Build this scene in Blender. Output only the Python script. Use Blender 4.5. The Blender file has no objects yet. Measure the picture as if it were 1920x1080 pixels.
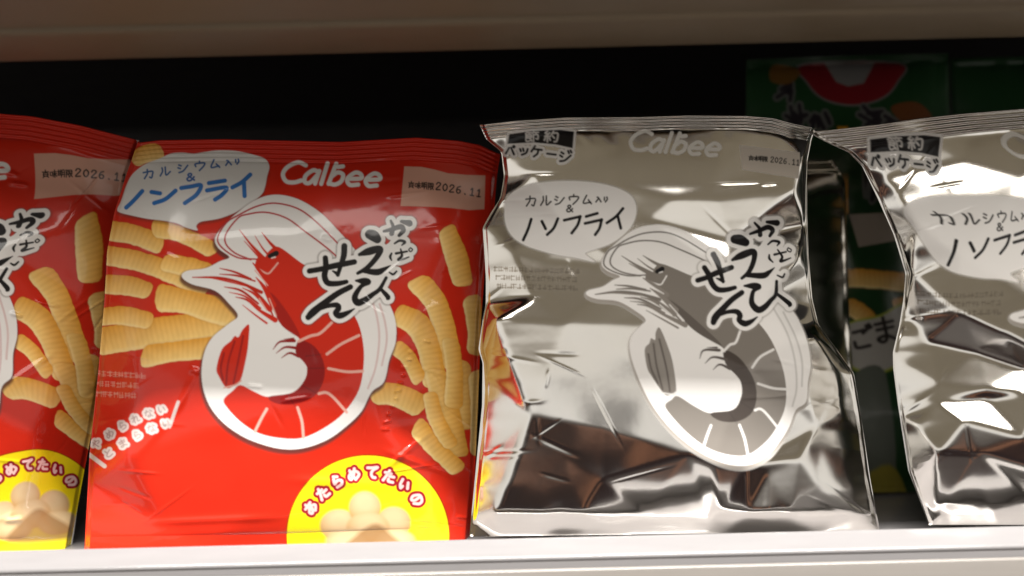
import bpy, math, random
import numpy as np
from mathutils import Matrix, Vector
from mathutils.geometry import delaunay_2d_cdt

rng = np.random.default_rng(7)
random.seed(7)
scene = bpy.context.scene
COL = scene.collection

# ------------------------------------------------------------------ camera
FPX = 1660.0                      # focal length in pixels of a 1920 wide frame
D = 0.45                          # metres from the lens to the row of bags
ROLL = math.radians(-1.4)
CR, SR = math.cos(ROLL), math.sin(ROLL)
cam_d = bpy.data.cameras.new('camera')
cam_d.sensor_width = 36.0
cam_d.lens = 36.0 * FPX / 1920.0
cam_d.clip_start = 0.01
cam_d.clip_end = 50
cam_d.dof.use_dof = True
cam_d.dof.focus_distance = 0.445
cam_d.dof.aperture_fstop = 2.3
cam = bpy.data.objects.new('camera', cam_d)
COL.objects.link(cam)
m = Matrix(((CR, -SR, 0, 0), (0, 0, -1, -D), (SR, CR, 0, 0), (0, 0, 0, 1)))
cam.matrix_world = m
scene.camera = cam


def P(px, py, Y):
    """where the film at picture position (px,py) stands when it is at depth Y (arrays welcome)"""
    px = np.asarray(px, float); py = np.asarray(py, float); Y = np.asarray(Y, float)
    xc = (px - 960) / FPX; yc = (540 - py) / FPX
    d = Y + D
    return np.stack([(xc * CR - yc * SR) * d, Y + 0 * xc, (xc * SR + yc * CR) * d], -1)


# ------------------------------------------------------------------ world: a shop aisle in front of the shelf
world = bpy.data.worlds.new('World'); scene.world = world
world.use_nodes = True
nt = world.node_tree; nt.nodes.clear()
N = nt.nodes.new; L = nt.links.new


def wmath(op, a, b=None, clamp=False):
    n = N('ShaderNodeMath'); n.operation = op; n.use_clamp = clamp
    for i, v in enumerate((a, b)):
        if v is None: continue
        if isinstance(v, (int, float)): n.inputs[i].default_value = v
        else: L(v, n.inputs[i])
    return n.outputs[0]


tc = N('ShaderNodeTexCoord'); sep = N('ShaderNodeSeparateXYZ'); L(tc.outputs['Generated'], sep.inputs[0])
X, Yd, Z = sep.outputs
hor = wmath('SQRT', wmath('ADD', wmath('MULTIPLY', X, X), wmath('ADD', wmath('MULTIPLY', Yd, Yd), 1e-4)))
slope = wmath('DIVIDE', Z, hor)
azim = wmath('DIVIDE', X, wmath('MAXIMUM', wmath('ABSOLUTE', Yd), 0.05))
noise = N('ShaderNodeTexNoise'); noise.inputs['Scale'].default_value = 3.2; noise.inputs['Detail'].default_value = 1
L(tc.outputs['Generated'], noise.inputs['Vector'])
wob = wmath('MULTIPLY', wmath('SUBTRACT', noise.outputs['Fac'], 0.5), 0.09)
ramp = N('ShaderNodeValToRGB'); cr = ramp.color_ramp
fac = wmath('ADD', wmath('MULTIPLY', wmath('ADD', slope, wob), 0.25), 0.5)     # slope -2..2 -> 0..1
L(fac, ramp.inputs[0])
stops = [(-2.0, (.26, .23, .21)), (-1.45, (.16, .13, .12)), (-0.95, (.055, .036, .036)), (-0.42, (.05, .036, .032)),
         (-0.30, (.42, .38, .34)), (-0.22, (1.75, 1.69, 1.6)), (0.035, (1.55, 1.46, 1.32)), (0.11, (.42, .36, .27)), (0.3, (.37, .31, .22)),
         (0.6, (.21, .165, .11)), (2.0, (.16, .125, .08))]
def sp(s): return s * .25 + .5
cr.elements[0].position = sp(stops[0][0]); cr.elements[0].color = (*stops[0][1], 1)
cr.elements[1].position = sp(stops[-1][0]); cr.elements[1].color = (*stops[-1][1], 1)
for s, c in stops[1:-1]:
    e = cr.elements.new(sp(s)); e.color = (*c, 1)
# warm noise patches added to the low dark band for the foil to mirror (clothes, hands)
n2 = N('ShaderNodeTexNoise'); n2.inputs['Scale'].default_value = 3.6; n2.inputs['Detail'].default_value = 0; n2.inputs['Distortion'].default_value = 1.2
L(tc.outputs['Generated'], n2.inputs['Vector'])
pm = N('ShaderNodeMapRange'); pm.inputs[1].default_value = .58; pm.inputs[2].default_value = .70
L(n2.outputs['Fac'], pm.inputs[0])
low = N('ShaderNodeMapRange'); low.inputs[1].default_value = -.36; low.inputs[2].default_value = -.46; L(slope, low.inputs[0])
low2 = N('ShaderNodeMapRange'); low2.inputs[1].default_value = -2.2; low2.inputs[2].default_value = -1.6; L(slope, low2.inputs[0])
mixp = N('ShaderNodeMix'); mixp.data_type = 'RGBA'
L(wmath('MULTIPLY', wmath('MULTIPLY', pm.outputs[0], low.outputs[0]), low2.outputs[0]), mixp.inputs['Factor'])
L(ramp.outputs[0], mixp.inputs['A']); mixp.inputs['B'].default_value = (.40, .20, .13, 1)
# the photographer: a grey-dark figure straight in front
bx = wmath('DIVIDE', wmath('SUBTRACT', azim, 0.10), 0.055)
bz = wmath('DIVIDE', wmath('ADD', slope, 0.185), 0.11)
br = wmath('ADD', wmath('MULTIPLY', bx, bx), wmath('MULTIPLY', bz, bz))
bm_ = N('ShaderNodeMapRange'); bm_.inputs[1].default_value = 1.15; bm_.inputs[2].default_value = .8; L(br, bm_.inputs[0])
mixb = N('ShaderNodeMix'); mixb.data_type = 'RGBA'
L(wmath('MULTIPLY', bm_.outputs[0], .85), mixb.inputs['Factor']); L(mixp.outputs['Result'], mixb.inputs['A'])
mixb.inputs['B'].default_value = (.20, .18, .165, 1)
last = mixb.outputs['Result']
# hand-toned and grey ellipses added low in the world colour to shape the foil reflections
for ca, cs, ra, rs_, col_ in ((.01, -.44, .055, .035, (.40, .22, .155)), (.115, -.60, .035, .11, (.46, .21, .12)), (.36, -.62, .10, .10, (.42, .20, .12)), (.03, -.70, .05, .06, (.17, .15, .145)), (.62, -.50, .10, .14, (.40, .19, .11))):
    ex = wmath('DIVIDE', wmath('SUBTRACT', wmath('ADD', azim, wmath('MULTIPLY', wob, 1.2)), ca), ra); ez = wmath('DIVIDE', wmath('SUBTRACT', wmath('ADD', slope, wmath('MULTIPLY', wob, 2.0)), cs), rs_)
    er = wmath('ADD', wmath('MULTIPLY', ex, ex), wmath('MULTIPLY', ez, ez))
    em = N('ShaderNodeMapRange'); em.inputs[1].default_value = 1.2; em.inputs[2].default_value = .75; L(er, em.inputs[0])
    mx = N('ShaderNodeMix'); mx.data_type = 'RGBA'; L(em.outputs[0], mx.inputs['Factor']); L(last, mx.inputs['A']); mx.inputs['B'].default_value = (*col_, 1)
    last = mx.outputs['Result']
bg = N('ShaderNodeBackground'); bg.inputs['Strength'].default_value = 0.48
L(last, bg.inputs['Color'])
wo = N('ShaderNodeOutputWorld'); L(bg.outputs[0], wo.inputs[0])


def area(name, loc, target, sx, sy, power, color):
    ld = bpy.data.lights.new(name, 'AREA'); ld.shape = 'RECTANGLE'; ld.size = sx; ld.size_y = sy
    ld.energy = power; ld.color = color
    o = bpy.data.objects.new(name, ld); COL.objects.link(o)
    o.location = loc
    o.rotation_euler = (Vector(target) - Vector(loc)).to_track_quat('-Z', 'Y').to_euler()
    return o


# two rows of ceiling tubes along the aisle
area('ceiling_lamp', (0.1, -1.05, 1.78), (0.1, 0, -.1), 2.6, .12, 230, (1.0, .97, .93))
area('ceiling_lamp', (0.3, -1.95, 1.75), (0.1, 0, 0), 3.0, .95, 54, (1.0, .95, .88))

scene.view_settings.view_transform = 'Standard'
scene.view_settings.look = 'None'
scene.view_settings.exposure = 0.12
scene.view_settings.gamma = 1
scene.view_settings.use_curve_mapping = False
scene.render.engine = 'CYCLES'
scene.cycles.max_bounces = 8
scene.cycles.use_denoising = True


# ------------------------------------------------------------------ helpers
def new_obj(name, me, parent=None, mat=None):
    o = bpy.data.objects.new(name, me); COL.objects.link(o)
    if parent is not None: o.parent = parent
    if mat is not None: me.materials.append(mat)
    return o


def empty(name, loc, label, cat, group=None):
    o = bpy.data.objects.new(name, None); COL.objects.link(o)
    o.empty_display_size = .02; o.location = loc
    o['label'] = label; o['category'] = cat
    if group: o['group'] = group
    return o


def mesh_from(verts, quads, name, colors=None, smooth=True):
    me = bpy.data.meshes.new(name)
    nv, nf = len(verts), len(quads)
    me.vertices.add(nv); me.vertices.foreach_set('co', np.ascontiguousarray(verts, np.float32).ravel())
    me.loops.add(nf * 4); me.loops.foreach_set('vertex_index', np.ascontiguousarray(quads, np.int32).ravel())
    me.polygons.add(nf); me.polygons.foreach_set('loop_start', np.arange(nf, dtype=np.int32) * 4)
    if smooth: me.polygons.foreach_set('use_smooth', np.ones(nf, bool))
    if colors is not None:
        a = me.attributes.new('print', 'FLOAT_COLOR', 'POINT')
        a.data.foreach_set('color', np.ascontiguousarray(colors, np.float32).ravel())
    me.update(calc_edges=True); me.validate()
    return me


def smoothstep(a, b, x):
    t = np.clip((x - a) / (b - a), 0, 1)
    return t * t * (3 - 2 * t)


def gauss(a, s):
    if s <= 0: return a
    r = int(3 * s + 1); k = np.exp(-.5 * (np.arange(-r, r + 1) / s) ** 2); k /= k.sum()
    for ax in (0, 1):
        p = np.pad(a, [(r, r) if i == ax else (0, 0) for i in range(2)], mode='edge')
        out = np.zeros_like(a)
        for i, w in enumerate(k):
            out += w * (p[i:i + a.shape[0], :] if ax == 0 else p[:, i:i + a.shape[1]])
        a = out
    return a


def vnoise(shape, cy, cx):
    """smooth random field with about cy x cx cells, values about -1..1"""
    g = rng.uniform(-1, 1, (cy + 3, cx + 3))
    def cub(n, c):
        t = np.linspace(0, c - 1e-6, n); i = t.astype(int); f = t - i
        w = np.stack([((1 - f) ** 3) / 6, (3 * f ** 3 - 6 * f ** 2 + 4) / 6, (-3 * f ** 3 + 3 * f ** 2 + 3 * f + 1) / 6, f ** 3 / 6], 1)
        M = np.zeros((n, c + 3))
        for k in range(4): M[np.arange(n), i + k] += w[:, k]
        return M
    return cub(shape[0], cy) @ g @ cub(shape[1], cx).T * 1.6


class TPS:
    def __init__(s, src, dst, reg=0.0):
        src = np.array(src, float); dst = np.array(dst, float); n = len(src); s.src = src
        K = s.U(np.linalg.norm(src[:, None] - src[None], axis=2)) + reg * np.eye(n)
        Pm = np.hstack([np.ones((n, 1)), src]); A = np.zeros((n + 3, n + 3))
        A[:n, :n] = K; A[:n, n:] = Pm; A[n:, :n] = Pm.T
        s.w = np.linalg.solve(A, np.vstack([dst, np.zeros((3, 2))]))
    @staticmethod
    def U(r): return np.where(r > 0, r * r * np.log(np.maximum(r, 1e-9)), 0)
    def __call__(s, p):
        p = np.asarray(p, float); sh = p.shape; q = p.reshape(-1, 2)
        out = s.w[-3] + q @ s.w[-2:]
        for i, c in enumerate(s.src): out = out + s.U(np.hypot(q[:, 0] - c[0], q[:, 1] - c[1]))[:, None] * s.w[i]
        return out.reshape(sh)


def catmull(pts, closed=False, n=8):
    p = np.array(pts, float)
    if len(p) < 3 and not closed: return np.linspace(p[0], p[-1], n + 1)
    q = np.vstack([p[-1], p, p[0], p[1]]) if closed else np.vstack([2 * p[0] - p[1], p, 2 * p[-1] - p[-2]])
    out = []; t = np.linspace(0, 1, n, endpoint=False)[:, None]
    for i in range(len(q) - 3):
        a, b, c, d = q[i:i + 4]
        out.append(.5 * ((2 * b) + (c - a) * t + (2 * a - 5 * b + 4 * c - d) * t ** 2 + (-a + 3 * b - 3 * c + d) * t ** 3))
    out = np.vstack(out)
    return out if closed else np.vstack([out, p[-1]])


def interp(ctrl, t):
    """piecewise curve through (t,value) controls"""
    c = np.array(ctrl, float); return np.interp(t, c[:, 0], c[:, 1])


# ------------------------------------------------------------------ printing: artwork drawn by distance fields
class Art:
    def __init__(s, x0, y0, x1, y1, base, foil, S=1.4):
        s.x0, s.y0, s.S = x0, y0, S
        s.W, s.H = int((x1 - x0) * S), int((y1 - y0) * S)
        s.rgb = np.zeros((s.H, s.W, 4)); s.rgb[..., :3] = base; s.rgb[..., 3] = foil
        s.part = np.zeros((s.H, s.W), np.int16)
        s.T = lambda p: np.asarray(p, float); s.rs = 1.0
    def win(s, lo, hi, pad):
        a = int(max(0, (lo[0] - pad - s.x0) * s.S)); b = int(min(s.W, (hi[0] + pad - s.x0) * s.S + 2))
        c = int(max(0, (lo[1] - pad - s.y0) * s.S)); d = int(min(s.H, (hi[1] + pad - s.y0) * s.S + 2))
        if b <= a or d <= c: return None
        X, Y = np.meshgrid(s.x0 + (np.arange(a, b) + .5) / s.S, s.y0 + (np.arange(c, d) + .5) / s.S)
        return (slice(c, d), slice(a, b)), X, Y
    def stroke_sdf(s, pts, pad=14, n=6, info=False):
        """pts: (x,y,r); returns window, distance and (along, across) coordinates"""
        pts = np.array(pts, float); pts = np.hstack([s.T(pts[:, :2]), pts[:, 2:] * s.rs])
        c = catmull(pts, n=n) if len(pts) > 2 else pts
        c[:, 2] = np.maximum(c[:, 2], .2)
        R = c[:, 2].max()
        w = s.win(c[:, :2].min(0), c[:, :2].max(0), R + pad)
        if w is None: return None
        sl, X, Y = w; best = np.full(X.shape, 1e9); al = np.zeros(X.shape); ac = np.zeros(X.shape); acc = 0
        for a, b in zip(c[:-1], c[1:]):
            dx, dy = b[0] - a[0], b[1] - a[1]; l2 = dx * dx + dy * dy + 1e-9
            t = np.clip(((X - a[0]) * dx + (Y - a[1]) * dy) / l2, 0, 1)
            dd = np.hypot(X - a[0] - t * dx, Y - a[1] - t * dy) - (a[2] + t * (b[2] - a[2]))
            k = dd < best; best = np.where(k, dd, best)
            if info:
                l = math.sqrt(l2); al = np.where(k, acc + t * l, al)
                ac = np.where(k, ((X - a[0]) * dy - (Y - a[1]) * dx) / l / max(a[2], 1), ac); acc += l
        return (sl, best, al, ac) if info else (sl, best)
    def poly_sdf(s, pts, pad=14, smooth=True):
        p = s.T(np.array(pts, float))
        if smooth: p = catmull(p, True, 5)
        w = s.win(p.min(0), p.max(0), pad)
        if w is None: return None
        sl, X, Y = w; best = np.full(X.shape, 1e9); ins = np.zeros(X.shape, bool)
        for a, b in zip(p, np.roll(p, -1, 0)):
            dx, dy = b - a; l2 = dx * dx + dy * dy + 1e-9
            t = np.clip(((X - a[0]) * dx + (Y - a[1]) * dy) / l2, 0, 1)
            best = np.minimum(best, np.hypot(X - a[0] - t * dx, Y - a[1] - t * dy))
            cr_ = ((a[1] > Y) != (b[1] > Y)) & (X < (b[0] - a[0]) * (Y - a[1]) / (dy if abs(dy) > 1e-9 else 1e-9) + a[0])
            ins ^= cr_
        return sl, np.where(ins, -best, best)
    def paint(s, sd, color, foil=0.0, grow=0.0, soft=1.6, alpha=1.0, part=None):
        if sd is None: return
        sl, d = sd[0], sd[1]
        a = np.clip(.5 - (d - grow) / soft, 0, 1) * alpha
        a = a[..., None]
        col = np.concatenate([np.broadcast_to(np.asarray(color, float), d.shape + (3,)), np.full(d.shape + (1,), foil)], -1)
        s.rgb[sl] = s.rgb[sl] * (1 - a) + col * a
        if part is not None: s.part[sl][(d - grow) < 0] = part
    def stroke(s, pts, color, r=None, part=None, **k):
        if r is not None: pts = [(x, y, r) for x, y in pts]
        s.paint(s.stroke_sdf(pts), color, part=part, **k)
    def poly(s, pts, color, part=None, smooth=True, **k):
        s.paint(s.poly_sdf(pts, smooth=smooth), color, part=part, **k)
    def sample(s, x, y):
        fx = np.clip((x - s.x0) * s.S - .5, 0, s.W - 1.001); fy = np.clip((y - s.y0) * s.S - .5, 0, s.H - 1.001)
        i = fx.astype(int); j = fy.astype(int); u = (fx - i)[..., None]; v = (fy - j)[..., None]
        A = s.rgb
        return (A[j, i] * (1 - u) + A[j, i + 1] * u) * (1 - v) + (A[j + 1, i] * (1 - u) + A[j + 1, i + 1] * u) * v, s.part[(fy + .5).astype(int), (fx + .5).astype(int)]


GL = {  # handwritten glyphs, unit box, y down
 'カ': [[(.06, .3), (.9, .27), (.86, .7), (.76, .97), (.6, .88)], [(.45, .02), (.42, .45), (.1, .97)]],
 'ル': [[(.28, .1), (.28, .5), (.03, .95)], [(.58, .06), (.58, .92), (1, .62)]],
 'シ': [[(.15, .12), (.35, .24)], [(.05, .42), (.25, .54)], [(.1, .95), (.5, .82), (.97, .28)]],
 'ウ': [[(.5, 0), (.5, .2)], [(.1, .52), (.1, .23), (.92, .23), (.85, .55), (.4, 1)]],
 'ム': [[(.5, .05), (.15, .87), (.9, .82)], [(.68, .55), (.97, .98)]],
 '入': [[(.3, .05), (.5, .15), (.97, .97)], [(.55, .3), (.03, .97)]],
 'り': [[(.25, .08), (.22, .6)], [(.7, .05), (.75, .5), (.4, .97)]],
 '&': [[(.92, .95), (.3, .3), (.35, .06), (.6, .06), (.62, .3), (.12, .65), (.22, .95), (.55, .92), (.92, .52)]],
 'パ': [[(.33, .3), (.05, .95)], [(.55, .25), (.95, .95)], [(.82, .02), (.92, .1), (.84, .2), (.74, .12), (.82, .02)]],
 'ッ': [[(.08, .4), (.2, .62)], [(.4, .32), (.5, .56)], [(.92, .3), (.78, .75), (.35, 1)]],
 'ケ': [[(.3, .02), (.03, .55)], [(.2, .3), (.97, .3)], [(.65, .3), (.6, .7), (.3, 1)]],
 'ー': [[(.05, .5), (.95, .5)]],
 'ジ': [[(.12, .2), (.32, .3)], [(.05, .48), (.25, .58)], [(.1, .97), (.5, .85), (.95, .38)], [(.68, .02), (.78, .2)], [(.88, -.04), (.98, .12)]],
 'あ': [[(.12, .25), (.85, .2)], [(.42, .03), (.4, .5), (.48, .85)], [(.7, .35), (.5, .75), (.2, .92), (.12, .7), (.4, .5), (.75, .48), (.95, .7), (.6, .97)]],
 'た': [[(.06, .28), (.6, .24)], [(.38, .03), (.25, .5), (.06, .95)], [(.52, .5), (.92, .47)], [(.5, .75), (.55, .93), (.95, .92)]],
 'ら': [[(.35, .04), (.65, .16)], [(.28, .25), (.2, .65), (.55, .48), (.88, .62), (.75, .9), (.3, .98)]],
 'め': [[(.2, .15), (.35, .6), (.5, .8)], [(.65, .05), (.5, .55), (.2, .92), (.06, .65), (.35, .32), (.75, .3), (.97, .6), (.6, .97)]],
 'て': [[(.06, .16), (.5, .14), (.94, .08), (.55, .35), (.42, .65), (.55, .92), (.78, .97)]],
 'い': [[(.15, .15), (.17, .6), (.35, .88), (.42, .68)], [(.72, .2), (.92, .65)]],
 'の': [[(.55, .15), (.42, .7), (.15, .85), (.06, .5), (.45, .1), (.9, .3), (.92, .65), (.55, .95)]],
 'や': [[(.05, .42), (.5, .22), (.92, .3), (.88, .52), (.62, .55)], [(.52, .02), (.6, .16)], [(.22, .1), (.48, .97)]],
 'れ': [[(.3, .03), (.3, .98)], [(.05, .3), (.42, .26), (.04, .8)], [(.3, .5), (.62, .2), (.72, .4), (.68, .85), (.97, .85)]],
 'な': [[(.05, .28), (.5, .24)], [(.32, .03), (.08, .7)], [(.72, .12), (.95, .28)], [(.68, .4), (.68, .85), (.4, .97), (.36, .78), (.65, .74), (.95, .95)]],
 'と': [[(.3, .05), (.42, .42)], [(.88, .22), (.4, .45), (.15, .75), (.4, .95), (.9, .92)]],
 'ま': [[(.12, .22), (.88, .2)], [(.15, .45), (.85, .43)], [(.5, .02), (.5, .8), (.3, .97), (.12, .82), (.5, .74), (.9, .95)]],
 'ご': [[(.15, .2), (.75, .18), (.6, .3)], [(.12, .65), (.2, .92), (.8, .92)], [(.8, .0), (.9, .14)], [(.94, -.05), (1.03, .1)]],
 '節': [[(.22, 0), (.08, .2)], [(.15, .1), (.48, .1)], [(.3, .12), (.35, .22)], [(.65, 0), (.55, .18)], [(.6, .1), (.98, .1)], [(.78, .12), (.82, .22)],
       [(.12, .32), (.45, .32), (.45, .62), (.12, .62)], [(.12, .47), (.45, .47)], [(.12, .32), (.12, .95), (.48, .85)], [(.38, .7), (.5, .95)],
       [(.62, .34), (.92, .34), (.92, .75), (.8, .72)], [(.62, .34), (.62, 1)]],
 '約': [[(.25, .02), (.1, .22), (.3, .3), (.08, .52)], [(.4, .18), (.18, .5), (.45, .48)], [(.27, .5), (.27, .98)], [(.12, .65), (.06, .85)], [(.4, .65), (.46, .82)],
       [(.66, .02), (.52, .35)], [(.62, .2), (.96, .2), (.92, .85), (.75, .95)], [(.62, .45), (.74, .62)]],
 '2': [[(.08, .25), (.3, .03), (.75, .05), (.85, .3), (.1, .97), (.92, .97)]],
 '0': [[(.5, .03), (.12, .3), (.12, .7), (.5, .97), (.88, .7), (.88, .3), (.5, .03)]],
 '6': [[(.8, .05), (.3, .2), (.1, .65), (.35, .97), (.8, .9), (.85, .6), (.5, .48), (.15, .62)]],
 '1': [[(.25, .2), (.55, .03), (.55, .97)], [(.2, .97), (.9, .97)]],
 '.': [[(.45, .92), (.55, .97)]],
 '賞': [[(.5, 0), (.5, .2)], [(.05, .25), (.95, .25)], [(.2, .4), (.8, .4), (.8, .8), (.2, .8), (.2, .4)], [(.2, .6), (.8, .6)], [(.3, .82), (.1, 1)], [(.7, .82), (.9, 1)]],
 '味': [[(.05, .3), (.35, .3), (.35, .7), (.05, .7), (.05, .3)], [(.45, .25), (.95, .25)], [(.42, .5), (1, .5)], [(.7, 0), (.7, 1)], [(.68, .5), (.45, .9)], [(.72, .5), (.98, .9)]],
 '期': [[(.0, .2), (.5, .2)], [(.12, 0), (.12, .7)], [(.4, 0), (.4, .7)], [(0, .7), (.52, .7)], [(.12, .45), (.4, .45)], [(.62, .05), (.62, .6), (.5, 1)], [(.62, .05), (.95, .05), (.95, 1)], [(.62, .35), (.95, .35)], [(.62, .65), (.95, .65)]],
 '限': [[(.08, 0), (.08, 1)], [(.08, .03), (.35, .05), (.2, .4), (.38, .65), (.1, .65)], [(.5, .05), (.9, .05), (.9, .45), (.5, .45)], [(.5, .05), (.5, .97), (.7, .85)], [(.5, .25), (.9, .25)], [(.65, .5), (.98, 1)], [(.95, .55), (.75, .72)]],
}


def glyph(art, ch, x, y, w, h, color, r, rot=0.0, grow=0.0, part=None, shear=0.0, **k):
    """x,y centre"""
    c, s_ = math.cos(rot), math.sin(rot)
    for st in GL[ch]:
        pts = []
        for (gx, gy) in st:
            a, b = (gx - .5) * w + shear * (.5 - gy) * h, (gy - .5) * h
            pts.append((x + a * c - b * s_, y + a * s_ + b * c, r))
        art.paint(art.stroke_sdf(pts), color, grow=grow, part=part, **k)


def small_print(art, rows, size, slope_, color, foil, alpha, rnd, part):
    """rows of dense little box-like characters too small to read"""
    for y, x0, x1 in rows:
        x = x0
        while x < x1:
            yy = y + (x - x0) * slope_; w = size * rnd.uniform(.75, 1.0); hh = size * .5
            for k in range(3):
                dy = rnd.uniform(-hh, hh)
                art.stroke([(x, yy + dy), (x + w, yy + dy)], color, r=.55, foil=foil, alpha=alpha, part=part)
            for k in range(2):
                dx = rnd.uniform(0, w)
                art.stroke([(x + dx, yy - hh), (x + dx, yy + hh)], color, r=.55, foil=foil, alpha=alpha, part=part)
            x += size * 1.12


def from_zoom(ox, oy, sc, pts):
    return [(ox + p[0] / sc, oy + p[1] / sc) + tuple(q / sc for q in p[2:]) for p in pts]


# part numbers of the print
PT = {1: 'logo', 2: 'speech_bubble', 3: 'date_panel', 4: 'prawn_picture', 5: 'title_lettering', 6: 'round_badge', 7: 'slogan_lettering', 8: 'corner_badge', 9: 'top_seal', 10: 'small_print', 11: 'bottom_seal'}
WHITE = (.78, .76, .74)
BLACK = (.012, .011, .012)


def draw_prawn(a, body, dark, line, stripe, shadow, mfoil):
    halo_body = [(403, 448), (410, 466), (430, 482), (412, 490), (385, 503), (350, 508), (341, 519), (360, 533), (403, 545), (430, 570), (446, 592), (429, 607), (398, 633),
                 (382, 665), (378, 709), (389, 753), (415, 789), (451, 816), (491, 833), (531, 842), (571, 840), (615, 824), (651, 798), (678, 771), (697, 735),
                 (720, 716), (730, 675), (742, 640), (741, 600), (725, 560), (690, 500), (657, 458), (632, 430), (600, 398), (558, 373), (516, 365), (481, 374), (446, 398), (418, 424)]
    sd = a.poly_sdf(halo_body, pad=20)
    # soft printed drop line round the picture
    for ddx, ddy, gg, al_ in ((-2, 8, 1.5, .8), (-1, 3, 3, .6)):
        a.paint(a.poly_sdf([(x + ddx, y + ddy) for x, y in halo_body], pad=20), shadow, grow=gg, soft=5, alpha=al_)
    a.paint(sd, WHITE, part=4)
    # red body: head to neck, then the curled ring
    a.poly([(523, 463), (565, 493), (600, 515), (640, 560), (668, 598), (680, 638), (682, 682), (673, 731), (647, 771), (615, 798), (571, 820), (531, 822), (487, 813), (451, 791),
            (424, 762), (420, 748), (436, 733), (451, 722), (478, 735), (504, 744), (549, 736), (571, 713), (576, 691), (569, 678), (556, 662), (562, 636), (530, 612), (515, 585), (503, 548), (492, 520), (478, 500), (485, 480), (495, 484), (505, 470)],
           body, foil=mfoil)
    # inner row of belly plates, darker
    a.poly([(562, 638), (590, 650), (607, 680), (607, 712), (590, 742), (556, 757), (520, 757), (504, 744), (549, 736), (571, 713), (576, 691), (569, 678), (554, 660)], dark, foil=mfoil)
    a.poly([(503, 548), (520, 560), (548, 600), (562, 632), (530, 612), (512, 580)], dark, foil=mfoil * .5, alpha=.7)
    for p in ([(576, 691), (610, 690)], [(573, 668), (604, 664)], [(566, 722), (594, 738)], [(540, 739), (553, 762)]):
        a.stroke(p, BLACK, r=.9, alpha=.35)
    # segment lines
    for p in ([(622, 605), (600, 625), (582, 630), (560, 640)], [(673, 629), (640, 645), (613, 664)], [(680, 696), (650, 697), (616, 691)], [(650, 773), (625, 745), (611, 736), (598, 738)],
              [(569, 820), (566, 790), (558, 764)], [(478, 809), (490, 785), (500, 767)]):
        a.stroke(p, line, r=2.6)
    # tail fan
    a.poly([(467, 609), (466, 640), (462, 669), (451, 713), (437, 724), (424, 727), (410, 705), (406, 690), (416, 655), (432, 640), (440, 630), (447, 632), (455, 618)], body, foil=mfoil)
    for p in ([(440, 640), (428, 680), (424, 720)], [(456, 630), (446, 680), (438, 718)], [(420, 662), (414, 690), (418, 712)]):
        a.stroke(p, dark, r=2.0, alpha=.8)
    a.stroke([(420, 727), (440, 722), (452, 714)], line, r=1.3)
    # head: two carapace lines and the rostrum spikes
    for p in ([(481, 486), (446, 483), (417, 465), (408, 446), (424, 418), (446, 404), (481, 387), (516, 381), (558, 391), (593, 416), (634, 457), (660, 485)],
              [(470, 487), (440, 474), (423, 456), (425, 436), (446, 409), (463, 402), (498, 398), (537, 409), (572, 434), (618, 469), (650, 500)]):
        a.stroke(p, stripe, r=1.5)
    for p in ([(449, 431, .6), (470, 458, 2.2), (497, 488, 4.5)], [(458, 452, .6), (478, 474, 1.5), (490, 487, 2)], [(491, 436, .6), (506, 455, 2.5), (523, 472, 4)], [(478, 442, .5), (492, 465, 1.5), (505, 480, 2)]):
        a.paint(a.stroke_sdf(p), body, foil=mfoil)
    # pale dorsal stripes on the right
    for p in ([(697, 560), (708, 600), (711, 640), (704, 690), (690, 728)], [(712, 570), (722, 605), (725, 640), (716, 685)]):
        a.stroke(p, tuple(.55 * c + .45 * w for c, w in zip(stripe, WHITE)), r=2.0, alpha=.6)
    # eye, mouth
    a.stroke([(506, 480, 4.2), (518, 475, 5)], BLACK)
    a.stroke([(509, 484, .9), (516, 482, 1.2)], WHITE)
    a.stroke([(486, 505), (502, 513), (512, 504), (521, 493)], line, r=1.5)
    # feelers
    for p in ([(361, 520, 1), (410, 521, 2.6), (450, 530, 2.6), (490, 548, 3.4)], [(412, 503, .8), (440, 510, 2), (470, 523, 2)], [(412, 514, .8), (445, 517, 2), (478, 527, 1.5)],
              [(421, 538, .8), (452, 545, 2.2), (484, 569, 2)], [(442, 557, .8), (462, 562, 2), (482, 577, 2)], [(440, 527, 1), (470, 540, 2.2), (500, 570, 2.4), (512, 592, 1.5)]):
        a.paint(a.stroke_sdf(p), tuple(.8 * c for c in body), foil=mfoil * .5)
    for p in ([(474, 493, 1), (488, 510, 3.4), (508, 538, 4.5)], [(455, 540, .8), (478, 552, 2.6), (506, 580, 5)], [(462, 560, .6), (484, 580, 2.6), (516, 600, 5)], [(480, 520, .8), (496, 540, 4), (512, 572, 6)],
              [(385, 519, .6), (420, 526, 1.6), (460, 536, 1.2)], [(430, 548, .6), (460, 556, 1.8), (488, 578, 2)], [(455, 572, .6), (478, 590, 1.6), (500, 606, 2)]):
        a.paint(a.stroke_sdf(p), body, foil=mfoil * .5)
    for p in ([(478, 507), (502, 535)], [(486, 560), (500, 582)], [(505, 560), (518, 592)]):
        a.stroke(p, line, r=1.1)
    # swimming legs
    for p in ([(512, 655, .6), (525, 641, 2), (552, 639, 3)], [(518, 662, .6), (535, 651, 2), (558, 653, 3)], [(528, 671, .6), (543, 662, 2), (560, 668, 3)], [(533, 636, .6), (550, 635, 2)]):
        a.paint(a.stroke_sdf(p), dark)


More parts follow.
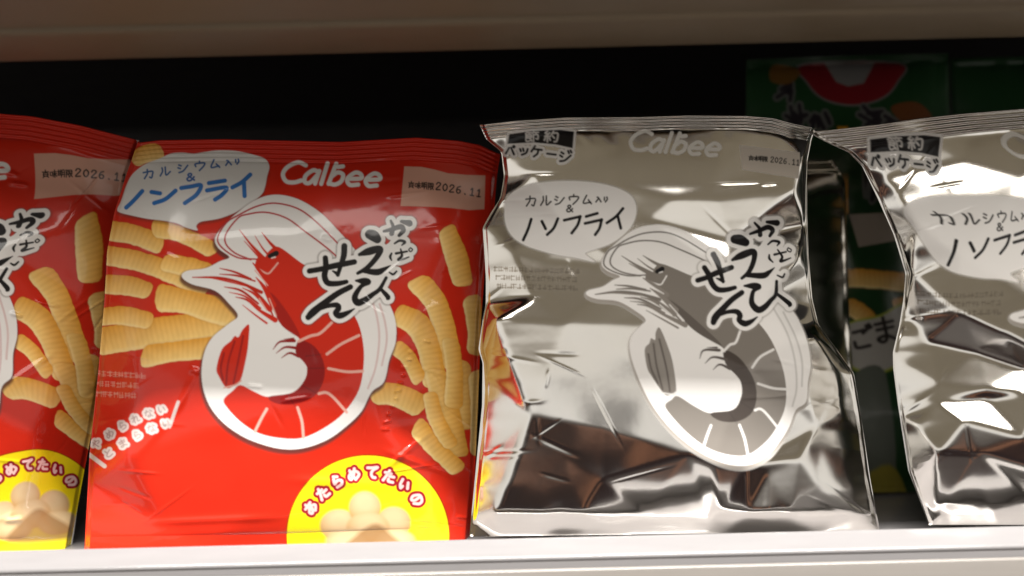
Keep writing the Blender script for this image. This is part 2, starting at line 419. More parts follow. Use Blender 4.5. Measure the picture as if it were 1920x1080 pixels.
def draw_title(a, ol, shadow):
    Z = (560, 390, 4.696)
    S = [[(x, y, r * 1.22) for x, y, r in st] for st in [[(625, 232, 34), (660, 245, 40), (692, 275, 30)],
         [(535, 410, 12), (620, 382, 28), (715, 362, 24), (690, 430, 20), (605, 525, 18), (520, 575, 12)], [(580, 553, 18), (690, 565, 24), (750, 540, 16), (810, 505, 3)],
         [(505, 640, 8), (580, 645, 26), (612, 655, 20), (550, 690, 16), (495, 780, 22), (520, 832, 26), (580, 812, 23), (650, 762, 18), (712, 715, 15), (770, 615, 12)], [(722, 712, 12), (785, 782, 18), (780, 800, 10)],
         [(750, 205, 10), (820, 188, 16), (895, 165, 20), (922, 195, 18), (885, 242, 12)], [(812, 112, 9), (832, 170, 14), (818, 225, 18)], [(905, 118, 12), (975, 135, 24)],
         [(845, 312, 7), (890, 287, 10), (934, 300, 11), (908, 328, 5)],
         [(818, 400, 7), (806, 430, 10), (818, 462, 5)], [(858, 400, 10), (955, 382, 7)], [(898, 362, 6), (908, 420, 10), (880, 455, 12), (915, 450, 9), (970, 432, 5)],
         [(985, 350, 5), (1002, 366, 5), (986, 384, 5), (970, 368, 5), (985, 350, 5)], [(800, 568, 6), (832, 584, 9), (862, 558, 7)],
         [(95, 555, 20), (200, 537, 20), (320, 508, 22), (490, 475, 20)], [(402, 335, 22), (397, 420, 22), (372, 500, 17), (345, 590, 14)], [(300, 555, 6), (335, 575, 14)],
         [(235, 440, 20), (240, 520, 22), (228, 600, 22), (258, 660, 22), (340, 665, 20), (420, 650, 16)],
         [(455, 695, 20), (340, 755, 22), (230, 835, 24), (130, 915, 28), (85, 962, 22)], [(180, 890, 14), (260, 862, 16), (335, 855, 20), (350, 885, 22), (325, 925, 20), (360, 948, 24), (420, 928, 18), (490, 888, 5)]]]
    sds = [a.stroke_sdf(from_zoom(*Z, s), pad=16) for s in S]
    for sd in sds: a.paint(sd, shadow, grow=9.5, soft=5, alpha=.7)
    fill = from_zoom(*Z, [(560, 400), (760, 330), (870, 250), (960, 400), (800, 560), (690, 740), (540, 860), (330, 900), (300, 780), (230, 680), (330, 560), (470, 500)])
    a.poly(fill, WHITE, part=5)
    for sd in sds: a.paint(sd, WHITE, grow=7.5, part=5)
    for sd in sds: a.paint(sd, BLACK, soft=1.4)


def draw_logo(a, color, x, y, w, h, rot, part, dx=0.0):
    """slanted rounded lettering in the size of the photo: C a l b e e"""
    L_ = {'C': (.0, .23, [[(.95, .14), (.6, .02), (.2, .25), (.05, .6), (.25, .93), (.6, .97), (.9, .86)]]),
          'a': (.225, .155, [[(.85, .42), (.5, .36), (.1, .62), (.12, .92), (.45, .95), (.8, .6)], [(.9, .38), (.8, .97)]]),
          'l': (.395, .05, [[(.7, .0), (.3, .97)]]),
          'b': (.475, .15, [[(.28, .0), (.05, .95)], [(.15, .6), (.5, .4), (.88, .5), (.85, .8), (.5, .97), (.08, .93)], [(.45, .14), (.75, .1)]]),
          'e': (.645, .165, [[(.1, .68), (.88, .62), (.8, .42), (.45, .38), (.08, .68), (.3, .95), (.8, .92)]]),
          'f': (.83, .165, [[(.1, .68), (.88, .62), (.8, .42), (.45, .38), (.08, .68), (.3, .95), (.8, .92)]])}
    c, s_ = math.cos(rot), math.sin(rot)
    for ch, (ox, cw, sts) in L_.items():
        for st in sts:
            pts = []
            for gx, gy in st:
                u = (ox + gx * cw) * w + (1 - gy) * h * .16; v = gy * h
                pts.append((x + u * c - v * s_, y + u * s_ + v * c, h * .098))
            a.paint(a.stroke_sdf(pts), color, part=part, soft=1.8)


CHIP_RNG = np.random.default_rng(3)


def chip(a, pts, hw, tone=1.0, shade_col=(.20, .05, .008)):
    hw = hw * 1.04
    p = np.array(pts, float)
    d0 = (p[0] - p[1]) / np.linalg.norm(p[0] - p[1]); d1 = (p[-1] - p[-2]) / np.linalg.norm(p[-1] - p[-2])
    e0, e1 = p[0] + d0 * hw * .35, p[-1] + d1 * hw * .35
    ext = np.vstack([p[0] + d0 * hw * 1.5, p, p[-1] + d1 * hw * 1.5])
    k = CHIP_RNG.uniform(.9, 1.1, len(ext))
    res = a.stroke_sdf([(x, y, hw * q) for (x, y), q in zip(ext, k)], info=True, n=8)
    if res is None: return
    sl, d, al, ac = res
    yy, xx = np.mgrid[sl[0], sl[1]]; X = a.x0 + (xx + .5) / a.S; Y = a.y0 + (yy + .5) / a.S
    ph = CHIP_RNG.uniform(0, 6); tilt = CHIP_RNG.uniform(-.35, .35, 2)
    ragged = gauss(CHIP_RNG.uniform(-1, 1, d.shape), 4) * 9
    for e, dv, tl_ in ((e0, d0, tilt[0]), (e1, d1, tilt[1])):
        n_ = np.array((-dv[1], dv[0]))
        lat = (X - e[0]) * n_[0] + (Y - e[1]) * n_[1]
        pl = (X - e[0]) * dv[0] + (Y - e[1]) * dv[1] + lat * tl_ + lat ** 2 / hw * .22
        r_ = 8.0     # rounded corners
        d = np.where((d > -r_) & (pl > -r_), np.hypot(d + r_, pl + r_) - r_, np.maximum(d, pl))
    d = d + ragged
    slant = CHIP_RNG.choice([-1, 1]) * 1.3
    g = .5 + .5 * np.sin(al * 2 * math.pi / 9.6 + ac * slant + ph + ragged * .6)
    t = np.clip(ac * .5 + .5, 0, 1)
    lightc = np.array((.90, .63, .23)); midc = np.array((.72, .33, .04)); darkc = np.array((.50, .20, .03))
    col = lightc * (1 - t)[..., None] + midc * t[..., None]
    w = (.24 * g ** 1.3 * (.35 + .65 * t))[..., None]
    col = col * (1 - w) + darkc * w
    blot = gauss(CHIP_RNG.uniform(-1, 1, d.shape), 7) * 6
    col = col * (1 + .16 * blot)[..., None] * tone
    top = smoothstep(.62, .9, -ac)[..., None]
    col = col * (1 - .5 * top) + np.array((.86, .66, .33)) * .5 * top
    a.paint((sl, d), shade_col, grow=1.5, soft=5, alpha=.22)
    sm = np.clip(.5 - d / 2.0, 0, 1)[..., None]
    a.rgb[sl][..., :3] = a.rgb[sl][..., :3] * (1 - sm) + np.clip(col, 0, .95) * sm
    a.rgb[sl][..., 3] *= (1 - sm[..., 0])


def red_art():
    RED = (.57, .024, .010)
    a = Art(100, 230, 990, 1070, RED, 0.0)
    for pts, hw, tn in [
        ([(252, 300), (275, 288), (300, 284)], 15, .9),
        ([(190, 640), (300, 622), (420, 606)], 27, 1.0), ([(272, 668), (320, 660), (400, 652)], 20, 1.02),
        ([(200, 432), (250, 440), (300, 458)], 17, 1.0), ([(290, 428), (340, 440), (400, 470)], 15, 1.05),
        ([(196, 478), (260, 490), (330, 515), (385, 540)], 19, 1.0), ([(310, 492), (350, 500), (390, 512)], 17, 1.03),
        ([(196, 533), (240, 536), (278, 545)], 16, .95), ([(300, 558), (350, 566), (400, 580), (450, 592)], 24, 1.0),
        ([(178, 596), (230, 592), (280, 602)], 16, 1.02),
        ([(838, 432), (855, 480), (868, 530)], 19, 1.0), ([(884, 560), (892, 620), (890, 660)], 16, .8),
        ([(784, 528), (815, 565), (834, 620), (840, 680)], 22, 1.05), ([(748, 590), (785, 612), (806, 660), (815, 720)], 22, .98),
        ([(700, 740), (740, 740), (790, 762)], 20, 1.0), ([(862, 680), (872, 740), (872, 800)], 17, .9),
        ([(818, 700), (838, 770), (858, 850)], 21, .95), ([(845, 640), (852, 700), (850, 760)], 16, .92), ([(782, 800), (812, 835), (858, 880)], 17, 1.08),
        ([(895, 700), (900, 780), (896, 850)], 16, .8), ([(742, 650), (766, 672), (786, 712)], 15, 1.04), ([(806, 740), (820, 790), (846, 835)], 14, 1.0)]:
        chip(a, pts, hw, tn)
    # speech bubble
    bub = [(220, 392), (227, 377), (238, 345), (250, 325), (272, 308), (300, 297), (320, 288), (342, 286), (363, 288), (383, 285), (408, 282), (442, 283), (475, 290), (497, 298), (505, 312),
           (501, 330), (497, 350), (490, 365), (467, 383), (442, 398), (417, 408), (400, 412), (376, 416), (368, 424), (370, 432), (350, 427), (330, 418), (300, 413), (275, 410), (242, 403), (224, 398)]
    a.poly([(x, y + 4) for x, y in bub], (.09, .03, .02), grow=1, soft=6, alpha=.6)
    a.poly(bub, (.70, .69, .67), part=2)
    BLUE = (.035, .16, .46)
    Zb = (200, 270, 6.0)
    for st in ([(400, 530), (300, 640), (220, 715)], [(505, 540), (600, 555)], [(775, 525), (660, 620), (535, 665)], [(840, 495), (950, 478), (1060, 465), (1010, 570), (880, 665)],
               [(1150, 440), (1330, 412)], [(1130, 522), (1345, 490), (1300, 570), (1220, 625)], [(1615, 345), (1520, 430), (1415, 488)], [(1545, 435), (1552, 585)]):
        p = from_zoom(*Zb, st)
        # fold corners stay sharp: draw pieces
        a.stroke(p, BLUE, r=4.0)
    xs = [(278, 326, 20), (309, 321, 20), (343, 315, 20), (375, 311, 20), (402, 307, 19), (428, 305, 11), (445, 303, 11)]
    for ch, (x, y, s_) in zip('カルシウム入り', xs): glyph(a, ch, x, y, s_, s_ * .85, (.05, .13, .33), 1.6, rot=-.12)
    glyph(a, '&', 357, 332, 16, 14, (.05, .13, .36), 1.8, rot=-.1)
    # date panel
    a.poly([(758, 312), (790, 313), (815, 318), (840, 325), (875, 328), (910, 329), (908, 392), (880, 394), (845, 390), (815, 388), (751, 386)], (.66, .36, .27), part=3, smooth=False)
    for i, ch in enumerate('賞味期限'): glyph(a, ch, 771 + i * 12.2, 346 + i * 1.1, 10.5, 12, BLACK, .9, rot=.05)
    for i, ch in enumerate('2026.11'): glyph(a, ch, 822 + i * 12.6, 349 + i * 2.2, 9, 13.5, BLACK, 1.25, rot=.12)
    draw_logo(a, WHITE, 527, 302, 188, 40, .05, 1)
    draw_prawn(a, RED, (.26, .010, .010), (.76, .40, .33), (.42, .02, .025), (.10, .035, .03), 0.0)
    draw_title(a, WHITE, (.08, .05, .04))
    # round badge
    cx, cy, R = 690, 1006, 152
    circ = [(cx + R * math.cos(t), cy + R * math.sin(t)) for t in np.linspace(0, 2 * math.pi, 24, endpoint=False)]
    a.poly(circ, (.10, .02, .0), grow=2.0, soft=3, alpha=.6)
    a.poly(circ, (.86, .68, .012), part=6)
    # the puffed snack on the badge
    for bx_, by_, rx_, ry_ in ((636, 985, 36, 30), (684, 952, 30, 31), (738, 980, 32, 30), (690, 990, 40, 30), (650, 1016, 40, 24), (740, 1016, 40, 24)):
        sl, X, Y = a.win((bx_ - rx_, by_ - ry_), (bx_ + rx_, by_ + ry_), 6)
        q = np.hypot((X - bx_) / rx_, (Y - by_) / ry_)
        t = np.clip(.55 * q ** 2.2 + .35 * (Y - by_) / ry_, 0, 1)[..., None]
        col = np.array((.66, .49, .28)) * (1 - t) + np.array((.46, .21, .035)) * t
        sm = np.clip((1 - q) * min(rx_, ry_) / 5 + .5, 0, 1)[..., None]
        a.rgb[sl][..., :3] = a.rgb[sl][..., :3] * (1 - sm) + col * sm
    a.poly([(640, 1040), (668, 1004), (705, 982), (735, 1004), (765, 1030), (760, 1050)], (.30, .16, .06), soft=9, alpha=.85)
    pos = [(582, 952), (605, 924), (632, 902), (663, 889), (698, 885), (730, 893), (758, 909), (782, 936)]
    for g, col in ((7.8, (.30, .008, .02)), (2.6, (.80, .52, .50))):
        for ch, (x, y) in zip('あたらめてたいの', pos):
            glyph(a, ch, x, y, 21, 22, col, 1.0, rot=math.atan2(x - 690, 1010 - y) * .85, grow=g - 1.0)
    # slogan in two bent rows with a slash at each end, and three small lines above it
    for row, txt in ((0, 'やめられない'), (1, 'とまらない')):
        n = len(txt)
        for g, col in ((4.2, (.68, .58, .55)), (-.2, (.36, .27, .26))):
            for i, ch in enumerate(txt):
                t = i / (n - 1)
                if row == 0: x, y = 181 + 122 * t, 832 - 98 * t + 34 * t * t
                else: x, y = 203 + 108 * t, 850 - 82 * t + 26 * t * t
                glyph(a, ch, x, y, 15, 14, col, 1.3, rot=-.65 + .5 * t, grow=g, part=7)
    a.stroke([(164, 850), (196, 874)], (.60, .50, .47), r=4, part=7); a.stroke([(334, 754), (318, 800)], (.60, .50, .47), r=3.2, part=7)
    r2 = np.random.default_rng(11)
    small_print(a, ((700, 180, 266), (719, 176, 260), (738, 171, 254)), 9.5, .05, (.66, .27, .22), 0, .85, r2, 10)
    return a


def silver_art():
    FO = (.80, .775, .735)
    a = Art(820, 200, 1720, 1030, FO, 1.0)
    T = TPS([(512, 478), (516, 365), (403, 448), (657, 458), (343, 518), (580, 505), (770, 418), (575, 600), (728, 560), (378, 700), (545, 842), (742, 640), (678, 771), (549, 736), (562, 633), (451, 722), (467, 611)],
            [(1237, 507), (1210, 424), (1128, 496), (1346, 472), (1101, 552), (1307, 523), (1459, 417), (1338, 610), (1482, 573), (1190, 690), (1385, 873), (1520, 680), (1480, 800), (1375, 768), (1355, 650), (1271, 743), (1238, 617)], reg=30)
    a.T = T; a.rs = .95
    draw_prawn(a, (.26, .235, .21), (.085, .07, .062), (.74, .72, .70), (.16, .145, .13), (.30, .27, .24), .35)
    draw_title(a, WHITE, (.25, .23, .2))
    a.T = lambda p: np.asarray(p, float); a.rs = 1.0
    bub = from_zoom(860, 200, 2.571, [(222, 480), (240, 430), (300, 390), (400, 365), (520, 357), (650, 365), (760, 390), (832, 430), (857, 490), (842, 560), (790, 622), (720, 667), (630, 697), (612, 712), (655, 748), (560, 728),
                                      (480, 716), (400, 696), (320, 668), (258, 625), (225, 560)])
    a.poly(bub, (.3, .27, .23), grow=2, soft=4, alpha=.6)
    a.poly(bub, WHITE, part=2)
    for st in ([(996, 411), (990, 430), (981, 450)], [(1016, 415), (1023, 429)], [(1046, 410), (1038, 428), (1026, 440)], [(1058, 413), (1088, 406)], [(1088, 406), (1083, 422), (1072, 437)],
               [(1099, 406), (1120, 400)], [(1097, 419), (1128, 412)], [(1128, 412), (1124, 428), (1116, 440)], [(1168, 391), (1155, 406), (1138, 418)], [(1158, 404), (1164, 428)]):
        a.stroke(st, BLACK, r=2.8)
    for ch, x, y, s_ in (('カ', 995, 377, 20), ('ル', 1023, 376, 20), ('シ', 1049, 375, 19), ('ウ', 1076, 374, 19), ('ム', 1100, 374, 18), ('入', 1122, 374, 10), ('り', 1136, 374, 10)):
        glyph(a, ch, x, y, s_, s_ * .95, (.03, .028, .026), 1.5, rot=-.03)
    glyph(a, '&', 1068, 391, 13, 13, (.03, .028, .026), 1.5)
    # corner badge
    Zb = (900, 220, 6.0)
    band = from_zoom(*Zb, [(330, 190), (600, 152), (900, 140), (1058, 160), (1042, 348), (850, 305), (600, 282), (308, 298)])
    gl = [('パ', 957, 281, 17), ('ッ', 982, 282, 17), ('ケ', 1006, 284, 20), ('ー', 1034, 289, 18), ('ジ', 1060, 293, 22)]
    a.poly(band, WHITE, grow=4.5, part=8, smooth=False)
    for ch, x, y, s_ in gl: glyph(a, ch, x, y, s_, s_, WHITE, 2.0, rot=.12, grow=5, part=8)
    a.poly(band, BLACK, smooth=False)
    glyph(a, '節', 997, 256, 27, 19, (.66, .64, .62), 1.35, rot=-.03); glyph(a, '約', 1033, 256, 27, 21, (.66, .64, .62), 1.6, rot=.05)
    for ch, x, y, s_ in gl: glyph(a, ch, x, y, s_, s_, BLACK, 2.0, rot=.12)
    draw_logo(a, (.80, .78, .74), 1180, 243, 172, 38, .075, 1)
    # date panel running into the fold
    a.poly([(1386, 272), (1500, 286), (1498, 335), (1392, 318)], (.62, .56, .49), part=3, smooth=False)
    for i, ch in enumerate('賞味期限'): glyph(a, ch, 1408 + i * 9, 296 + i * .8, 8, 9, BLACK, .8)
    for i, ch in enumerate('2026.11'): glyph(a, ch, 1448 + i * 8, 299 + i * 1, 6, 10, BLACK, .9, rot=.06)
    r2 = np.random.default_rng(12)
    small_print(a, ((504, 926, 1080), (520, 930, 1082), (536, 932, 1078)), 8.5, .03, (.30, .25, .19), .85, .8, r2, 10)
    return a


def green_art():
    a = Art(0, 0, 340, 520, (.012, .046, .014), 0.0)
    # red bowl shaped emblem with a pale middle
    a.poly([(88, 10), (265, 8), (262, 40), (235, 70), (180, 84), (125, 72), (95, 42)], (.13, .125, .115), grow=4)
    a.poly([(88, 10), (265, 8), (262, 40), (235, 70), (180, 84), (125, 72), (95, 42)], (.19, .010, .014))
    a.poly([(125, 6), (220, 6), (200, 44), (170, 50), (148, 42)], (.20, .19, .18), smooth=False)
    r2 = np.random.default_rng(4)
    # brush lettering round the emblem
    for x, y, s_ in ((40, 60, 46), (70, 100, 52), (115, 118, 50), (215, 108, 60), (260, 116, 48)):
        st = [[(x + r2.uniform(-s_, s_) * .5, y + r2.uniform(-s_, s_) * .4) for _ in range(3)] for _ in range(3)]
        for p in st: a.stroke(p, (.11, .11, .10), r=8)
        for p in st: a.stroke(p, (.02, .015, .02), r=3.6)
    a.poly([(30, 10), (80, 20), (60, 45), (25, 40)], (.16, .075, .015)); a.poly([(250, 90), (300, 80), (330, 115), (290, 130)], (.14, .045, .012))
    # snack picture, pale tag, lettering panel
    a.poly([(150, 125), (170, 125), (171, 148), (151, 149)], (.62, .26, .01), smooth=False)
    a.poly([(172, 150), (280, 145), (285, 190), (190, 205)], (.36, .30, .25), smooth=False)
    chip(a, [(120, 258), (200, 258), (290, 266)], 15, .8); chip(a, [(170, 305), (195, 318), (215, 335)], 14, .7); chip(a, [(260, 305), (290, 300)], 13, .7)
    a.poly([(165, 345), (230, 325), (285, 305), (290, 380), (240, 420), (172, 410)], (.30, .34, .04), grow=4)
    a.poly([(165, 345), (230, 325), (285, 305), (290, 380), (240, 420), (172, 410)], (.38, .36, .33))
    glyph(a, 'ご', 196, 366, 40, 44, (.02, .015, .015), 3.5, rot=-.2); glyph(a, 'ま', 240, 350, 44, 50, (.02, .015, .015), 3.5, rot=-.2)
    a.poly([(180, 430), (230, 415), (260, 470), (200, 480)], (.10, .11, .09))
    a.poly([(190, 480), (260, 470), (285, 520), (180, 520)], (.24, .20, .03))
    chip(a, [(170, 505), (200, 500), (230, 512)], 10, .7)
    return a


# ------------------------------------------------------------------ materials
def principled(name, color=None, rough=.4, metal=0.0, spec=.5, coat=0.0):
    mt = bpy.data.materials.new(name); mt.use_nodes = True
    b = mt.node_tree.nodes['Principled BSDF']
    if color: b.inputs['Base Color'].default_value = (*color, 1)
    b.inputs['Roughness'].default_value = rough; b.inputs['Metallic'].default_value = metal
    b.inputs['Specular IOR Level'].default_value = spec; b.inputs['Coat Weight'].default_value = coat
    b.inputs['Coat Roughness'].default_value = .06
    return mt, b


def film_material(name, ink_rough, foil_rough, coat, bump, spec=.4):
    mt, b = principled(name, rough=ink_rough, coat=coat, spec=spec)
    n = mt.node_tree.nodes; l = mt.node_tree.links
    at = n.new('ShaderNodeAttribute'); at.attribute_name = 'print'
    l.new(at.outputs['Color'], b.inputs['Base Color'])
    l.new(at.outputs['Alpha'], b.inputs['Metallic'])
    mr = n.new('ShaderNodeMapRange'); mr.inputs[3].default_value = ink_rough; mr.inputs[4].default_value = foil_rough
    l.new(at.outputs['Alpha'], mr.inputs[0]); l.new(mr.outputs[0], b.inputs['Roughness'])
    tc_ = n.new('ShaderNodeTexCoord'); no = n.new('ShaderNodeTexNoise'); no.inputs['Scale'].default_value = 90; no.inputs['Detail'].default_value = 2
    l.new(tc_.outputs['Object'], no.inputs['Vector'])
    bu = n.new('ShaderNodeBump'); bu.inputs['Strength'].default_value = bump; bu.inputs['Distance'].default_value = .0015
    l.new(no.outputs['Fac'], bu.inputs['Height']); l.new(bu.outputs[0], b.inputs['Normal'])
    l.new(bu.outputs[0], b.inputs['Coat Normal'])
    return mt


M_RED = film_material('red_film', .24, .30, .5, .08, .15)
M_SIL = film_material('silver_film', .18, .125, .08, .03, .22)
M_GRN = film_material('green_film', .30, .3, .3, .25)


def painted(name, color, rough, var=.15, scale=30, metal=0.0):
    mt, b = principled(name, color, rough, metal)
    n = mt.node_tree.nodes; l = mt.node_tree.links
    tc_ = n.new('ShaderNodeTexCoord'); mp = n.new('ShaderNodeMapping'); mp.inputs['Scale'].default_value = (1, 8, 8)
    no = n.new('ShaderNodeTexNoise'); no.inputs['Scale'].default_value = scale; no.inputs['Detail'].default_value = 4
    l.new(tc_.outputs['Object'], mp.inputs[0]); l.new(mp.outputs[0], no.inputs['Vector'])
    mx = n.new('ShaderNodeMix'); mx.data_type = 'RGBA'
    mx.inputs['A'].default_value = (*[c * (1 - var) for c in color], 1); mx.inputs['B'].default_value = (*[min(1, c * (1 + var)) for c in color], 1)
    l.new(no.outputs['Fac'], mx.inputs['Factor']); l.new(mx.outputs['Result'], b.inputs['Base Color'])
    mr = n.new('ShaderNodeMapRange'); mr.inputs[3].default_value = rough * .8; mr.inputs[4].default_value = rough * 1.25
    l.new(no.outputs['Fac'], mr.inputs[0]); l.new(mr.outputs[0], b.inputs['Roughness'])
    return mt


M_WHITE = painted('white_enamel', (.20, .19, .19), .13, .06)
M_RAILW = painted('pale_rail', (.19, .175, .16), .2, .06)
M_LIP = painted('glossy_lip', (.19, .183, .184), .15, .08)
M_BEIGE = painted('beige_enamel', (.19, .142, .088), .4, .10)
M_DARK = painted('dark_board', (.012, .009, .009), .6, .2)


# ------------------------------------------------------------------ shelf
def extrude(name, profile, x0, x1, parent, mat, bevel=0.0):
    """closed profile of (y,z) swept along x"""
    me = bpy.data.meshes.new(name); n = len(profile)
    v = [(x0, y, z) for y, z in profile] + [(x1, y, z) for y, z in profile]
    f = [(i, (i + 1) % n, n + (i + 1) % n, n + i) for i in range(n)] + [tuple(range(n))[::-1], tuple(range(n, 2 * n))]
    me.from_pydata(v, [], f); me.update()
    o = new_obj(name, me, parent, mat)
    if bevel:
        b = o.modifiers.new('bevel', 'BEVEL'); b.width = bevel; b.segments = 3; b.limit_method = 'ANGLE'
        for p in me.polygons: p.use_smooth = True
    return o


SZ = -0.1285
low = empty('shop_shelf', (0, 0, SZ), 'white glossy lower shelf that the snack bags stand on', 'shelf', 'shelves of the snack rack')
def rel(o, root): o.location = (-root.location.x, -root.location.y, -root.location.z)
for o in (extrude('shelf_board', [(-.0342, SZ - .0005), (-.0340, SZ), (.34, SZ), (.34, SZ - .012), (-.0342, SZ - .012)], -.75, .85, low, M_WHITE, .0006),
          extrude('front_lip', [(-.0345, SZ - .004), (-.0345, SZ + .0106), (-.0349, SZ + .0111), (-.0356, SZ + .0111), (-.0428, SZ + .0052), (-.0434, SZ + .0046), (-.0436, SZ + .0038), (-.0434, SZ + .0031), (-.0430, SZ + .0026), (-.0430, SZ - .004)], -.75, .85, low, M_LIP, .0003),
          extrude('price_rail', [(-.0432, SZ - .0042), (-.0442, SZ - .0004), (-.0448, SZ - .0004), (-.0456, SZ - .0012), (-.0456, SZ - .036), (-.0345, SZ - .036), (-.0345, SZ - .0042)], -.75, .85, low, M_RAILW, .0003)):
    rel(o, low)

UZ = 0.1068
up = empty('shop_shelf', (0, -.08, UZ), 'dim beige upper shelf edge running above the snack bags', 'shelf', 'shelves of the snack rack')
for o in (extrude('shelf_board', [(-.0525, UZ + .042), (.34, UZ + .042), (.34, UZ + .055), (-.0525, UZ + .055)], -.9, 1.0, up, M_DARK),
          extrude('front_rail', [(-.0535, UZ),  (-.080, UZ + .0036), (-.0812, UZ + .0046), (-.0812, UZ + .0062), (-.0835, UZ + .0068), (-.136, UZ + .0256), (-.140, UZ + .047), (-.137, UZ + .05), (-.0535, UZ + .05)], -.9, 1.0, up, M_BEIGE, .0006)):
    rel(o, up)
me = bpy.data.meshes.new('back_wall')
me.from_pydata([(-1, .342, -.3), (1.1, .342, -.3), (1.1, .342, .3), (-1, .342, .3), (-1, .35, -.3), (1.1, .35, -.3), (1.1, .35, .3), (-1, .35, .3)], [],
               [(0, 1, 2, 3), (7, 6, 5, 4), (0, 4, 5, 1), (3, 2, 6, 7), (0, 3, 7, 4), (1, 5, 6, 2)]); me.update()
bw = new_obj('back_wall', me, None, M_DARK); bw['kind'] = 'structure'; bw['label'] = 'dark back panel of the shelf behind the bags'; bw['category'] = 'back panel'


# ------------------------------------------------------------------ bags
def relief(px, py, ctrl, creases, outline):
    """piecewise-flat film over control points (x,y,height) with crease lines; returns heights on the grid"""
    pts = [tuple(c[:2]) for c in ctrl]; hs = [c[2] for c in ctrl]
    n0 = len(pts)
    for o in outline: pts.append(o[:2]); hs.append(o[2])
    edges = [(n0 + i, n0 + i + 1) for i in range(len(outline) - 1)]
    cidx = {c[:2]: i for i, c in enumerate(ctrl)}
    for cr_ in creases:
        ids = [min(range(len(pts)), key=lambda k: (pts[k][0] - q[0]) ** 2 + (pts[k][1] - q[1]) ** 2) for q in cr_]
        edges += [(a, b) for a, b in zip(ids[:-1], ids[1:]) if a != b]
    vs, _, fs, ov, _, _ = delaunay_2d_cdt([Vector(p) for p in pts], edges, [], 0, 1e-4)
    hv = []
    for o, v in zip(ov, vs):
        if o: hv.append(hs[o[0]])
        else:
            d = [1 / ((v.x - p[0]) ** 2 + (v.y - p[1]) ** 2 + 1) for p in pts]; k = np.argsort(d)[-2:]
            hv.append(sum(hs[i] * d[i] for i in k) / sum(d[i] for i in k))
    out = np.zeros(px.shape); done = np.zeros(px.shape, bool)
    for f in fs:
        (ax, ay), (bx_, by), (cx, cy) = [(vs[i].x, vs[i].y) for i in f]
        det = (by - cy) * (ax - cx) + (cx - bx_) * (ay - cy)
        if abs(det) < 1e-6: continue
        box = (px >= min(ax, bx_, cx) - .5) & (px <= max(ax, bx_, cx) + .5) & (py >= min(ay, by, cy) - .5) & (py <= max(ay, by, cy) + .5)
        ii = np.nonzero(box)
        if not len(ii[0]): continue
        X, Y = px[ii], py[ii]
        w0 = ((by - cy) * (X - cx) + (cx - bx_) * (Y - cy)) / det; w1 = ((cy - ay) * (X - cx) + (ax - cx) * (Y - cy)) / det; w2 = 1 - w0 - w1
        k = (w0 > -1e-3) & (w1 > -1e-3) & (w2 > -1e-3)
        sel = (ii[0][k], ii[1][k]); out[sel] = w0[k] * hv[f[0]] + w1[k] * hv[f[1]] + w2[k] * hv[f[2]]; done[sel] = True
    for order in (range(1, out.shape[0]), range(out.shape[0] - 2, -1, -1)):      # rim cells just outside the net
        st_ = -1 if order.step == 1 else 1
        for i in order:
            k = ~done[i] & done[i + st_]
            out[i, k] = out[i + st_, k]; done[i, k] = True
    return out


